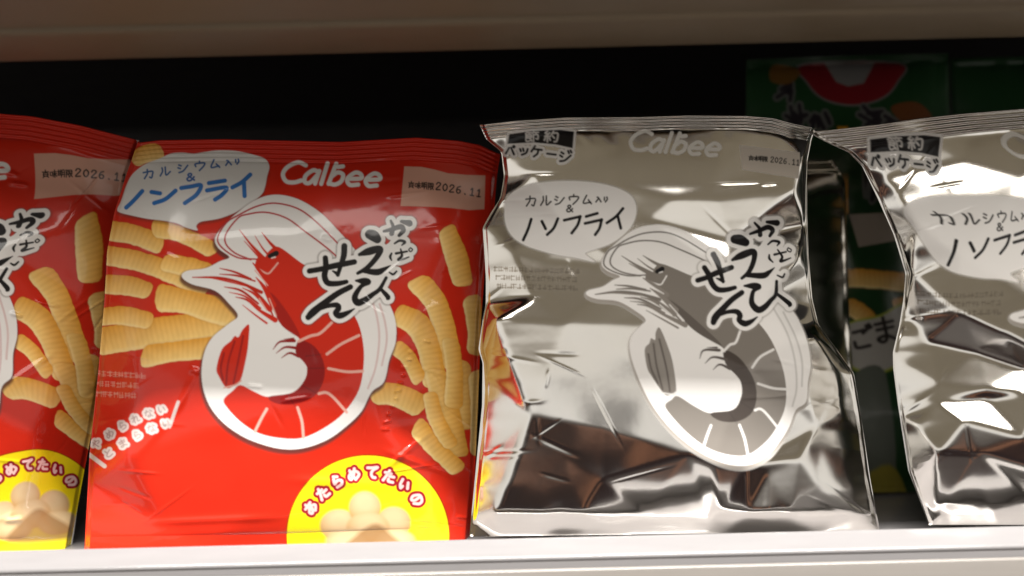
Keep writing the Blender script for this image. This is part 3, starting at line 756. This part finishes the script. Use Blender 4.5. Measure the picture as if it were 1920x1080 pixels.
def bag(name, label, cat, group, art, to_art, mat, left, right, top, bottom, depth, NU, NV, H, seal, ctrl=None, creases=(), sharp=2.0, wrinkle=1.0, pleat=1.0, back=.012, parts=True, htop=0.0, hbot=0.0, bseal=True, crumple=0.0, pucker=.8, glints=(), pexp=.7, facet=1.0, sealn=5):
    """left/right: (y,x) controls; top/bottom: (x,y) controls; depth: (Y at the left, Y at the right)"""
    u = np.linspace(0, 1, NU)[None, :]; v = np.linspace(0, 1, NV)[:, None]
    lp = np.array(left, float); rp = np.array(right, float); tp = np.array(top, float); bp = np.array(bottom, float)
    smooth1 = lambda a, s: np.convolve(np.pad(a, (s, s), mode='edge'), np.hanning(2 * s + 3)[1:-1] / np.hanning(2 * s + 3)[1:-1].sum(), 'valid')
    yl = np.linspace(lp[0, 0], lp[-1, 0], NV); yr = np.linspace(rp[0, 0], rp[-1, 0], NV)
    xl = smooth1(np.interp(yl, lp[:, 0], lp[:, 1]), 6)[:, None]; xr = smooth1(np.interp(yr, rp[:, 0], rp[:, 1]), 6)[:, None]
    px = xl + (xr - xl) * u
    def yv(c, x): return np.interp(x, c[:, 0], c[:, 1])
    xt = np.linspace(tp[0, 0], tp[-1, 0], NU); yt = smooth1(np.interp(xt, tp[:, 0], tp[:, 1]), 6)[None, :]
    xb = np.linspace(bp[0, 0], bp[-1, 0], NU); yb = smooth1(np.interp(xb, bp[:, 0], bp[:, 1]), 6)[None, :]
    py = yt + (yb - yt) * v
    # pillow
    vs = np.clip((v - seal) / (1 - 2 * seal * .6 - seal * .4), 0, 1)
    pil = np.clip(np.sin(np.pi * u), 0, 1) ** pexp * np.clip(np.sin(np.pi * vs ** .85), 0, 1) ** pexp
    h = H * pil
    if ctrl is not None:
        def oh(i, j):
            a = min(1.0, 6 * j / NU, 6 * (NU - 1 - j) / NU)
            t = i / (NV - 1)
            return .001 * (htop * max(0, 1 - t * 6) + hbot * max(0, 1 - (1 - t) * 6)) * (.35 + .65 * a)
        ij = [(i, 0) for i in np.linspace(0, NV - 1, 26).astype(int)] + [(NV - 1, j) for j in np.linspace(0, NU - 1, 14).astype(int)[1:]] \
            + [(i, NU - 1) for i in np.linspace(NV - 1, 0, 26).astype(int)[1:]] + [(0, j) for j in np.linspace(NU - 1, 0, 14).astype(int)[1:]]
        ol = [(float(px[i, j]), float(py[i, j]), oh(i, j)) for i, j in ij]
        fr = relief(px, py, [(c[0], c[1], c[2] * .001) for c in ctrl], creases, ol)
        h = h * (1 - facet) + gauss(fr, sharp) * 1.0
    # wrinkles: broad dents, pleats running out of the seals
    h = h + crumple * .0011 * vnoise((NV, NU), 9, 8) * smoothstep(.62, .8, v) * smoothstep(0, .2, 1 - v)
    h = h + wrinkle * pil * (.0016 * vnoise((NV, NU), 6, 5) + .0006 * vnoise((NV, NU), 16, 12))
    side = np.exp(-u / .06) + np.exp(-(1 - u) / .06)
    h = h + pucker * .0011 * (vnoise((NV, NU), 26, 3) + .5 * vnoise((NV, NU), 50, 4)) * side * smoothstep(0, .02, u) * smoothstep(0, .02, 1 - u)
    fold = vnoise((NV, NU), 2, 22) + .6 * vnoise((NV, NU), 2, 45)
    near_t = np.exp(-np.maximum(v - seal, 0) / .07) * (v > seal * .9); near_b = np.exp(-np.maximum(1 - seal * 1.2 - v, 0) / .018)
    h = h + pleat * .0009 * fold * (near_t * .7 + near_b * bseal * .9)
    ridge = .00035 * np.sin(v / seal * sealn * 2 * np.pi) * (v < seal) * (1 + .5 * vnoise((NV, NU), 2, 14))
    h = h + ridge + .0022 * gauss((v < seal) * vnoise((NV, NU), 2, 7), 3)
    h = h + pleat * .0014 * vnoise((NV, NU), 3, 12) * smoothstep(1 - seal * 1.3, 1 - seal * .6, v) * bseal
    for gx, gy, gl_, gw, ga, gang in glints:       # short raised creases in the film
        ca, sa = math.cos(gang), math.sin(gang)
        X_ = (px - gx) * ca + (py - gy) * sa; Y_ = -(px - gx) * sa + (py - gy) * ca
        h = h + ga * .001 * np.exp(-(Y_ / gw) ** 2 - (X_ / gl_) ** 4)
    edge = smoothstep(0, .015, u) * smoothstep(0, .015, 1 - u)
    Y = depth[0] + (depth[1] - depth[0]) * u - h * (0.1 + .9 * edge)
    co = P(px, py, Y)
    # print
    ax, ay = to_art(px, py)
    colr, pid = art.sample(ax, ay)
    colr = colr.reshape(NV, NU, 4); pid = pid.reshape(NV, NU)
    base_z = float(co[-1, :, 2].min())
    root = empty(name, (float(co[-1, NU // 2, 0]), float(co[-1, NU // 2, 1]), base_z), label, cat, group)
    off = np.array(root.location)
    co = co - off
    idx = np.arange(NU * NV).reshape(NV, NU)
    q = np.stack([idx[:-1, :-1], idx[1:, :-1], idx[1:, 1:], idx[:-1, 1:]], -1).reshape(-1, 4)
    fp = pid[:-1, :-1].reshape(-1).copy()
    vv = np.broadcast_to(v, (NV, NU))[:-1, :-1].reshape(-1)
    if not parts: fp[:] = 0
    fp[vv < seal] = 9
    if bseal: fp[vv > 1 - seal * .8] = 11
    V = co.reshape(-1, 3); Cc = colr.reshape(-1, 4)
    for pcode in np.unique(fp):
        fq = q[fp == pcode]
        if pcode and len(fq) < 150: fq = q[fp == pcode]
        used, inv = np.unique(fq, return_inverse=True)
        nm = 'front_panel' if pcode == 0 else PT[int(pcode)]
        me_ = mesh_from(V[used], inv.reshape(-1, 4), nm, Cc[used])
        new_obj(nm, me_, root, mat)
    # back panel on the same outline
    st = 6
    iu = np.unique(np.r_[np.arange(0, NU, st), NU - 1]); iv = np.unique(np.r_[np.arange(0, NV, st), NV - 1])
    bc = co[np.ix_(iv, iu)].copy()
    bulge = back * (np.sin(np.pi * u[:, iu]) ** .7) * (np.clip(np.sin(np.pi * vs[iv]), 0, 1) ** .7)
    yb_ = (depth[0] + (depth[1] - depth[0]) * u[:, iu]) - off[1] + bulge + 0 * v[iv]
    inner = np.ones(yb_.shape, bool); inner[0] = inner[-1] = False; inner[:, 0] = inner[:, -1] = False
    bc[..., 1] = np.where(inner, np.maximum(yb_, bc[..., 1] + .0006), bc[..., 1])
    nu, nv = len(iu), len(iv); ix = np.arange(nu * nv).reshape(nv, nu)
    bq = np.stack([ix[:-1, :-1], ix[:-1, 1:], ix[1:, 1:], ix[1:, :-1]], -1).reshape(-1, 4)
    me_ = mesh_from(bc.reshape(-1, 3), bq, 'back_panel', colr[np.ix_(iv, iu)].reshape(-1, 4) * 0 + Cc[NU * (NV // 8) + 3])
    new_obj('back_panel', me_, root, mat)
    return root


RA = red_art(); SA = silver_art(); GA = green_art()
ident = lambda x, y: (x, y)

rg = np.random.default_rng(21)


def fine_creases(x0, y0, x1, y1, n, amp, seed):
    """thin random creases, most of them near the sides and running inwards"""
    r = np.random.default_rng(seed); out = []
    for _ in range(n):
        t = r.uniform(); side = r.uniform() < .7
        x = (x0 + abs(r.normal(0, .12)) * (x1 - x0)) if t < .5 else (x1 - abs(r.normal(0, .12)) * (x1 - x0))
        if not side: x = r.uniform(x0, x1)
        y = r.uniform(y0, y1)
        ang = r.normal(0, .5) if side else r.uniform(-1.5, 1.5)
        out.append((x, y, r.uniform(14, 55), r.uniform(2.2, 4.5), r.choice([-1, 1]) * amp * r.uniform(.4, 1.2), ang))
    return out


GL_A = [(770 - 48 * t + rg.uniform(-3, 3), 660 + 145 * t, rg.uniform(3, 8), rg.uniform(2.4, 3.4), rg.uniform(.35, .7), rg.uniform(-.3, .2)) for t in np.linspace(0, 1, 11)]
GL_A += [(365, 695, 9, 6, .9, .3), (352, 730, 40, 6, .5, -1.1), (555, 748, 26, 4, .6, -.15), (478, 724, 14, 4, .6, .1), (612, 448, 9, 5, .8, .3), (890, 945, 7, 3, .6, .1), (866, 970, 9, 3, .6, .2), (225, 705, 12, 3, .6, 0), (800, 640, 7, 3, .7, .2),
         (790, 870, 60, 6, .8, .35), (770, 840, 50, 6, .9, -.7), (640, 905, 90, 9, .5, .05), (400, 975, 120, 7, .5, -.04), (300, 800, 70, 10, .5, -.9)]
# second red bag, whole in the picture
bag('snack_bag', 'red snack bag standing whole in the picture beside the silver bag', 'snack bag', 'red prawn snack bags', RA, ident, M_RED,
    left=[(268, 258), (330, 236), (400, 214), (470, 201), (560, 196), (700, 184), (850, 168), (1032, 158)],
    right=[(292, 938), (330, 932), (400, 926), (470, 912), (600, 902), (760, 896), (900, 890), (1012, 882)],
    top=[(258, 268), (300, 263), (420, 261), (640, 266), (780, 258), (860, 264), (900, 272), (938, 290)],
    bottom=[(158, 1032), (500, 1026), (882, 1012)],
    depth=(-.006, .012), NU=620, NV=640, H=.020, seal=.055, pexp=.55,
    ctrl=[(330, 330, 8), (520, 330, 9), (800, 330, 8), (300, 450, 17), (560, 440, 21), (830, 460, 15), (270, 690, 22), (300, 700, 25), (560, 740, 29.5), (700, 790, 27.5), (720, 690, 27), (760, 640, 26), (820, 700, 15),
          (870, 780, 5), (250, 850, 23), (430, 800, 29), (480, 960, 24), (760, 850, 27), (800, 960, 21), (640, 980, 23), (300, 980, 19), (860, 940, 7), (720, 800, 27.5)],
    creases=[[(720, 690), (720, 800), (760, 850)], [(300, 700), (430, 800), (700, 790)]], sharp=9, wrinkle=.8, pleat=.5, facet=.76, htop=6, hbot=21, bseal=False, glints=GL_A + fine_creases(200, 330, 900, 1000, 34, .30, 5))

TL = TPS([(65, 288), (63, 371), (244, 298), (244, 363), (80, 403), (159, 393), (167, 534), (63, 490), (134, 903), (79, 871), (43, 847), (0, 735), (170, 760)],
         [(759, 312), (750, 384), (910, 328), (908, 391), (770, 418), (833, 416), (868, 540), (770, 508), (782, 938), (728, 893), (692, 855), (690, 745), (850, 780)], reg=60)
def tl(x, y):
    q = TL(np.stack([x, y], -1)); return q[..., 0], q[..., 1]
bag('snack_bag', 'red snack bag cut off by the left edge of the picture', 'snack bag', 'red prawn snack bags', RA, tl, M_RED,
    left=[(212, -470), (600, -520), (1040, -540)],
    right=[(264, 262), (330, 240), (400, 228), (470, 212), (540, 206), (650, 200), (760, 182), (900, 155), (1036, 130)],
    top=[(-470, 225), (-200, 214), (0, 213), (60, 218), (150, 235), (262, 264)],
    bottom=[(-540, 1046), (-200, 1040), (130, 1034)],
    depth=(-.010, .014), NU=620, NV=620, H=.020, seal=.055, pexp=.55,
    ctrl=[(-300, 330, 8), (0, 330, 9), (150, 340, 7), (-250, 500, 20), (0, 470, 22), (120, 430, 14), (190, 500, 5), (85, 596, 20), (150, 560, 9), (188, 640, 2), (-100, 740, 34), (50, 720, 28), (110, 700, 20), (165, 720, 5),
          (60, 830, 28), (40, 960, 21), (110, 900, 14), (-200, 900, 28)],
    creases=[[(85, 596), (150, 560), (190, 500)], [(85, 596), (110, 700)], [(0, 470), (85, 596)]], sharp=9, wrinkle=.9, pleat=.5, facet=.76, htop=6, hbot=21, bseal=False, glints=[(90, 570, 20, 4, .9, .25), (35, 345, 16, 4, .9, .15), (20, 325, 14, 5, .8, .3), (30, 590, 12, 4, .8, .3), (25, 975, 16, 5, .8, -.1), (60, 690, 50, 6, .5, -.6)] + fine_creases(0, 330, 200, 1000, 18, .30, 6))

# first silver bag
bag('snack_bag', 'silver foil snack bag standing whole in the middle beside the red bag', 'snack bag', 'silver prawn snack bags', SA, ident, M_SIL,
    left=[(234, 899), (262, 912), (285, 940), (330, 945), (372, 938), (400, 920), (427, 905), (470, 908), (520, 911), (570, 911), (600, 905), (655, 897), (680, 905), (760, 904), (850, 895), (1006, 880)],
    right=[(240, 1530), (262, 1522), (300, 1514), (400, 1513), (480, 1516), (560, 1523), (610, 1535), (650, 1565), (700, 1601), (790, 1616), (900, 1632), (996, 1650)],
    top=[(899, 234), (960, 227), (1060, 220), (1200, 219), (1290, 216), (1400, 217), (1450, 221), (1490, 232), (1530, 240)],
    bottom=[(880, 1006), (1200, 1002), (1650, 996)],
    depth=(-.010, .000), NU=640, NV=660, H=.012, seal=.035,
    ctrl=[(1000, 330, 13.5), (1140, 288, 14.2), (1152, 345, 15.4), (1330, 350, 16.2), (1505, 296, 11), (1215, 412, 16.6), (1265, 372, 17.2), (1345, 374, 16.9), (1490, 357, 13.2), (1370, 452, 15.6),
          (960, 470, 9.5), (1020, 490, 14.5), (1060, 420, 16), (1000, 560, 16.5), (1370, 520, 20.8), (1500, 480, 11), (1180, 500, 20.2), (1440, 560, 20),
          (930, 598, 16), (1060, 606, 21.5), (1230, 612, 24.0), (995, 778, 21), (1130, 800, 22.5), (1290, 852, 25.2), (1335, 870, 26), (1400, 690, 25.5), (1480, 640, 21), (1530, 630, 13), (1530, 800, 13),
          (1130, 900, 18.2), (1060, 860, 18.8), (1400, 872, 25), (1500, 860, 20), (1440, 885, 22.4), (1440, 960, 21.5), (1540, 920, 14), (1352, 955, 16), (1400, 962, 20), (1328, 970, 9.5), (1210, 966, 11.5), (1090, 962, 16.2), (930, 962, 13.5), (1480, 964, 20.3), (1600, 966, 7), (1580, 780, 7), (1570, 690, 7)],
    creases=[[(1140, 288), (1152, 345), (1330, 350), (1505, 296)], [(1215, 412), (1265, 372), (1345, 374), (1490, 357), (1370, 452), (1215, 412)], [(1345, 374), (1370, 452)], [(905, 427), (960, 470), (1020, 490)],
             [(930, 598), (1060, 606), (1230, 612)], [(930, 598), (995, 778), (1130, 800), (1290, 852), (1335, 870)], [(995, 778), (930, 962)], [(1290, 852), (1210, 966)], [(1335, 870), (1328, 970)], [(930, 962), (1090, 962), (1210, 966)], [(1400, 962), (1480, 964), (1600, 966)], [(1400, 872), (1400, 962)], [(1440, 885), (1440, 960)],
             [(1290, 852), (1130, 900), (1090, 962)], [(1530, 630), (1530, 800), (1540, 920), (1600, 966)]],
    sharp=4.6, wrinkle=.4, pleat=.8, facet=.88, htop=13, hbot=3, crumple=.8, glints=fine_creases(915, 300, 1600, 970, 40, .16, 7))

T2 = TPS([(1625, 255), (1765, 255), (1640, 310), (1772, 322), (1713, 430), (1835, 368), (1900, 526), (1780, 497), (1875, 270), (1985, 440), (1920, 700), (1740, 980), (1520, 250)],
         [(951, 247), (1078, 245), (953, 288), (1077, 302), (944, 400), (1050, 340), (1105, 488), (983, 450), (1178, 262), (1192, 405), (1120, 650), (930, 975), (880, 240)], reg=20)
def t2(x, y):
    q = T2(np.stack([x, y], -1)); return q[..., 0], q[..., 1]
bag('snack_bag', 'silver foil snack bag cut off by the right edge of the picture', 'snack bag', 'silver prawn snack bags', SA, t2, M_SIL,
    left=[(247, 1514), (262, 1540), (285, 1590), (310, 1616), (370, 1645), (440, 1676), (512, 1698), (560, 1694), (610, 1686), (660, 1674), (690, 1675), (760, 1684), (880, 1703), (982, 1742)],
    right=[(200, 2360), (600, 2330), (985, 2380)],
    top=[(1514, 247), (1560, 243), (1640, 234), (1720, 222), (1800, 213), (1920, 203), (2100, 198), (2360, 206)],
    bottom=[(1742, 984), (1920, 984), (2380, 978)],
    depth=(-.016, -.006), NU=640, NV=640, H=.012, seal=.045,
    ctrl=[(1660, 330, 5), (1800, 300, 9), (1920, 330, 13), (2100, 330, 13), (1720, 420, 12), (1800, 480, 18), (1920, 555, 26), (1712, 516, 8), (1800, 588, 21), (1880, 625, 27), (1990, 680, 34), (1740, 640, 7), (1830, 660, 14), (1920, 690, 19),
          (1690, 680, 2), (1760, 718, 12), (1850, 732, 20), (1920, 738, 24), (1760, 755, 13), (1850, 748, 18), (1810, 790, 22), (1760, 850, 17), (1835, 850, 22), (1920, 820, 27), (1940, 880, 24), (1757, 968, 4), (1850, 950, 8), (1930, 930, 11), (1720, 800, 8),
          (2100, 550, 34), (2100, 720, 34), (2100, 900, 20), (2250, 600, 20)],
    creases=[[(1660, 330), (1720, 420), (1712, 516)], [(1712, 516), (1800, 588), (1880, 625), (1990, 680)], [(1712, 516), (1740, 640), (1830, 660), (1920, 690)], [(1690, 680), (1760, 718), (1850, 732), (1920, 738)],
             [(1760, 755), (1850, 748)], [(1810, 790), (1835, 850), (1757, 968)], [(1760, 850), (1757, 968)], [(1810, 790), (1920, 820)], [(1835, 850), (1940, 880)]],
    sharp=4.6, wrinkle=.5, pleat=.8, facet=.86, htop=9, hbot=3, crumple=.6, glints=fine_creases(1690, 300, 2100, 970, 30, .16, 8))

# the bag behind the first silver one: only its dark right edge shows
bag('snack_bag', 'silver foil snack bag standing in the shade behind the middle silver bag', 'snack bag', 'silver prawn snack bags', SA, lambda x, y: (x * 0 + 900, y * 0 + 560), M_SIL,
    left=[(318, 1000), (600, 990), (978, 985)], right=[(300, 1560), (340, 1585), (600, 1592), (720, 1600), (972, 1606)],
    top=[(1000, 318), (1560, 300)], bottom=[(985, 962), (1606, 952)], depth=(.024, .044), NU=200, NV=220, H=.010, seal=.04, sharp=3, wrinkle=.6, pleat=.6, parts=False, back=.006)

# green bags at the back
def g1(x, y): return (x - 1420, (y - 112) * .60 + 0 * x)
def g1b(x, y):
    yy = np.where(y < 300, (y - 112) * 1.0, 188 + (y - 300) * .5)
    return (x - 1420, np.where(y < 300, (y - 112), np.interp(y, [300, 370, 400, 520, 600, 660, 700, 880, 990], [122, 128, 148, 256, 330, 395, 425, 470, 518])))
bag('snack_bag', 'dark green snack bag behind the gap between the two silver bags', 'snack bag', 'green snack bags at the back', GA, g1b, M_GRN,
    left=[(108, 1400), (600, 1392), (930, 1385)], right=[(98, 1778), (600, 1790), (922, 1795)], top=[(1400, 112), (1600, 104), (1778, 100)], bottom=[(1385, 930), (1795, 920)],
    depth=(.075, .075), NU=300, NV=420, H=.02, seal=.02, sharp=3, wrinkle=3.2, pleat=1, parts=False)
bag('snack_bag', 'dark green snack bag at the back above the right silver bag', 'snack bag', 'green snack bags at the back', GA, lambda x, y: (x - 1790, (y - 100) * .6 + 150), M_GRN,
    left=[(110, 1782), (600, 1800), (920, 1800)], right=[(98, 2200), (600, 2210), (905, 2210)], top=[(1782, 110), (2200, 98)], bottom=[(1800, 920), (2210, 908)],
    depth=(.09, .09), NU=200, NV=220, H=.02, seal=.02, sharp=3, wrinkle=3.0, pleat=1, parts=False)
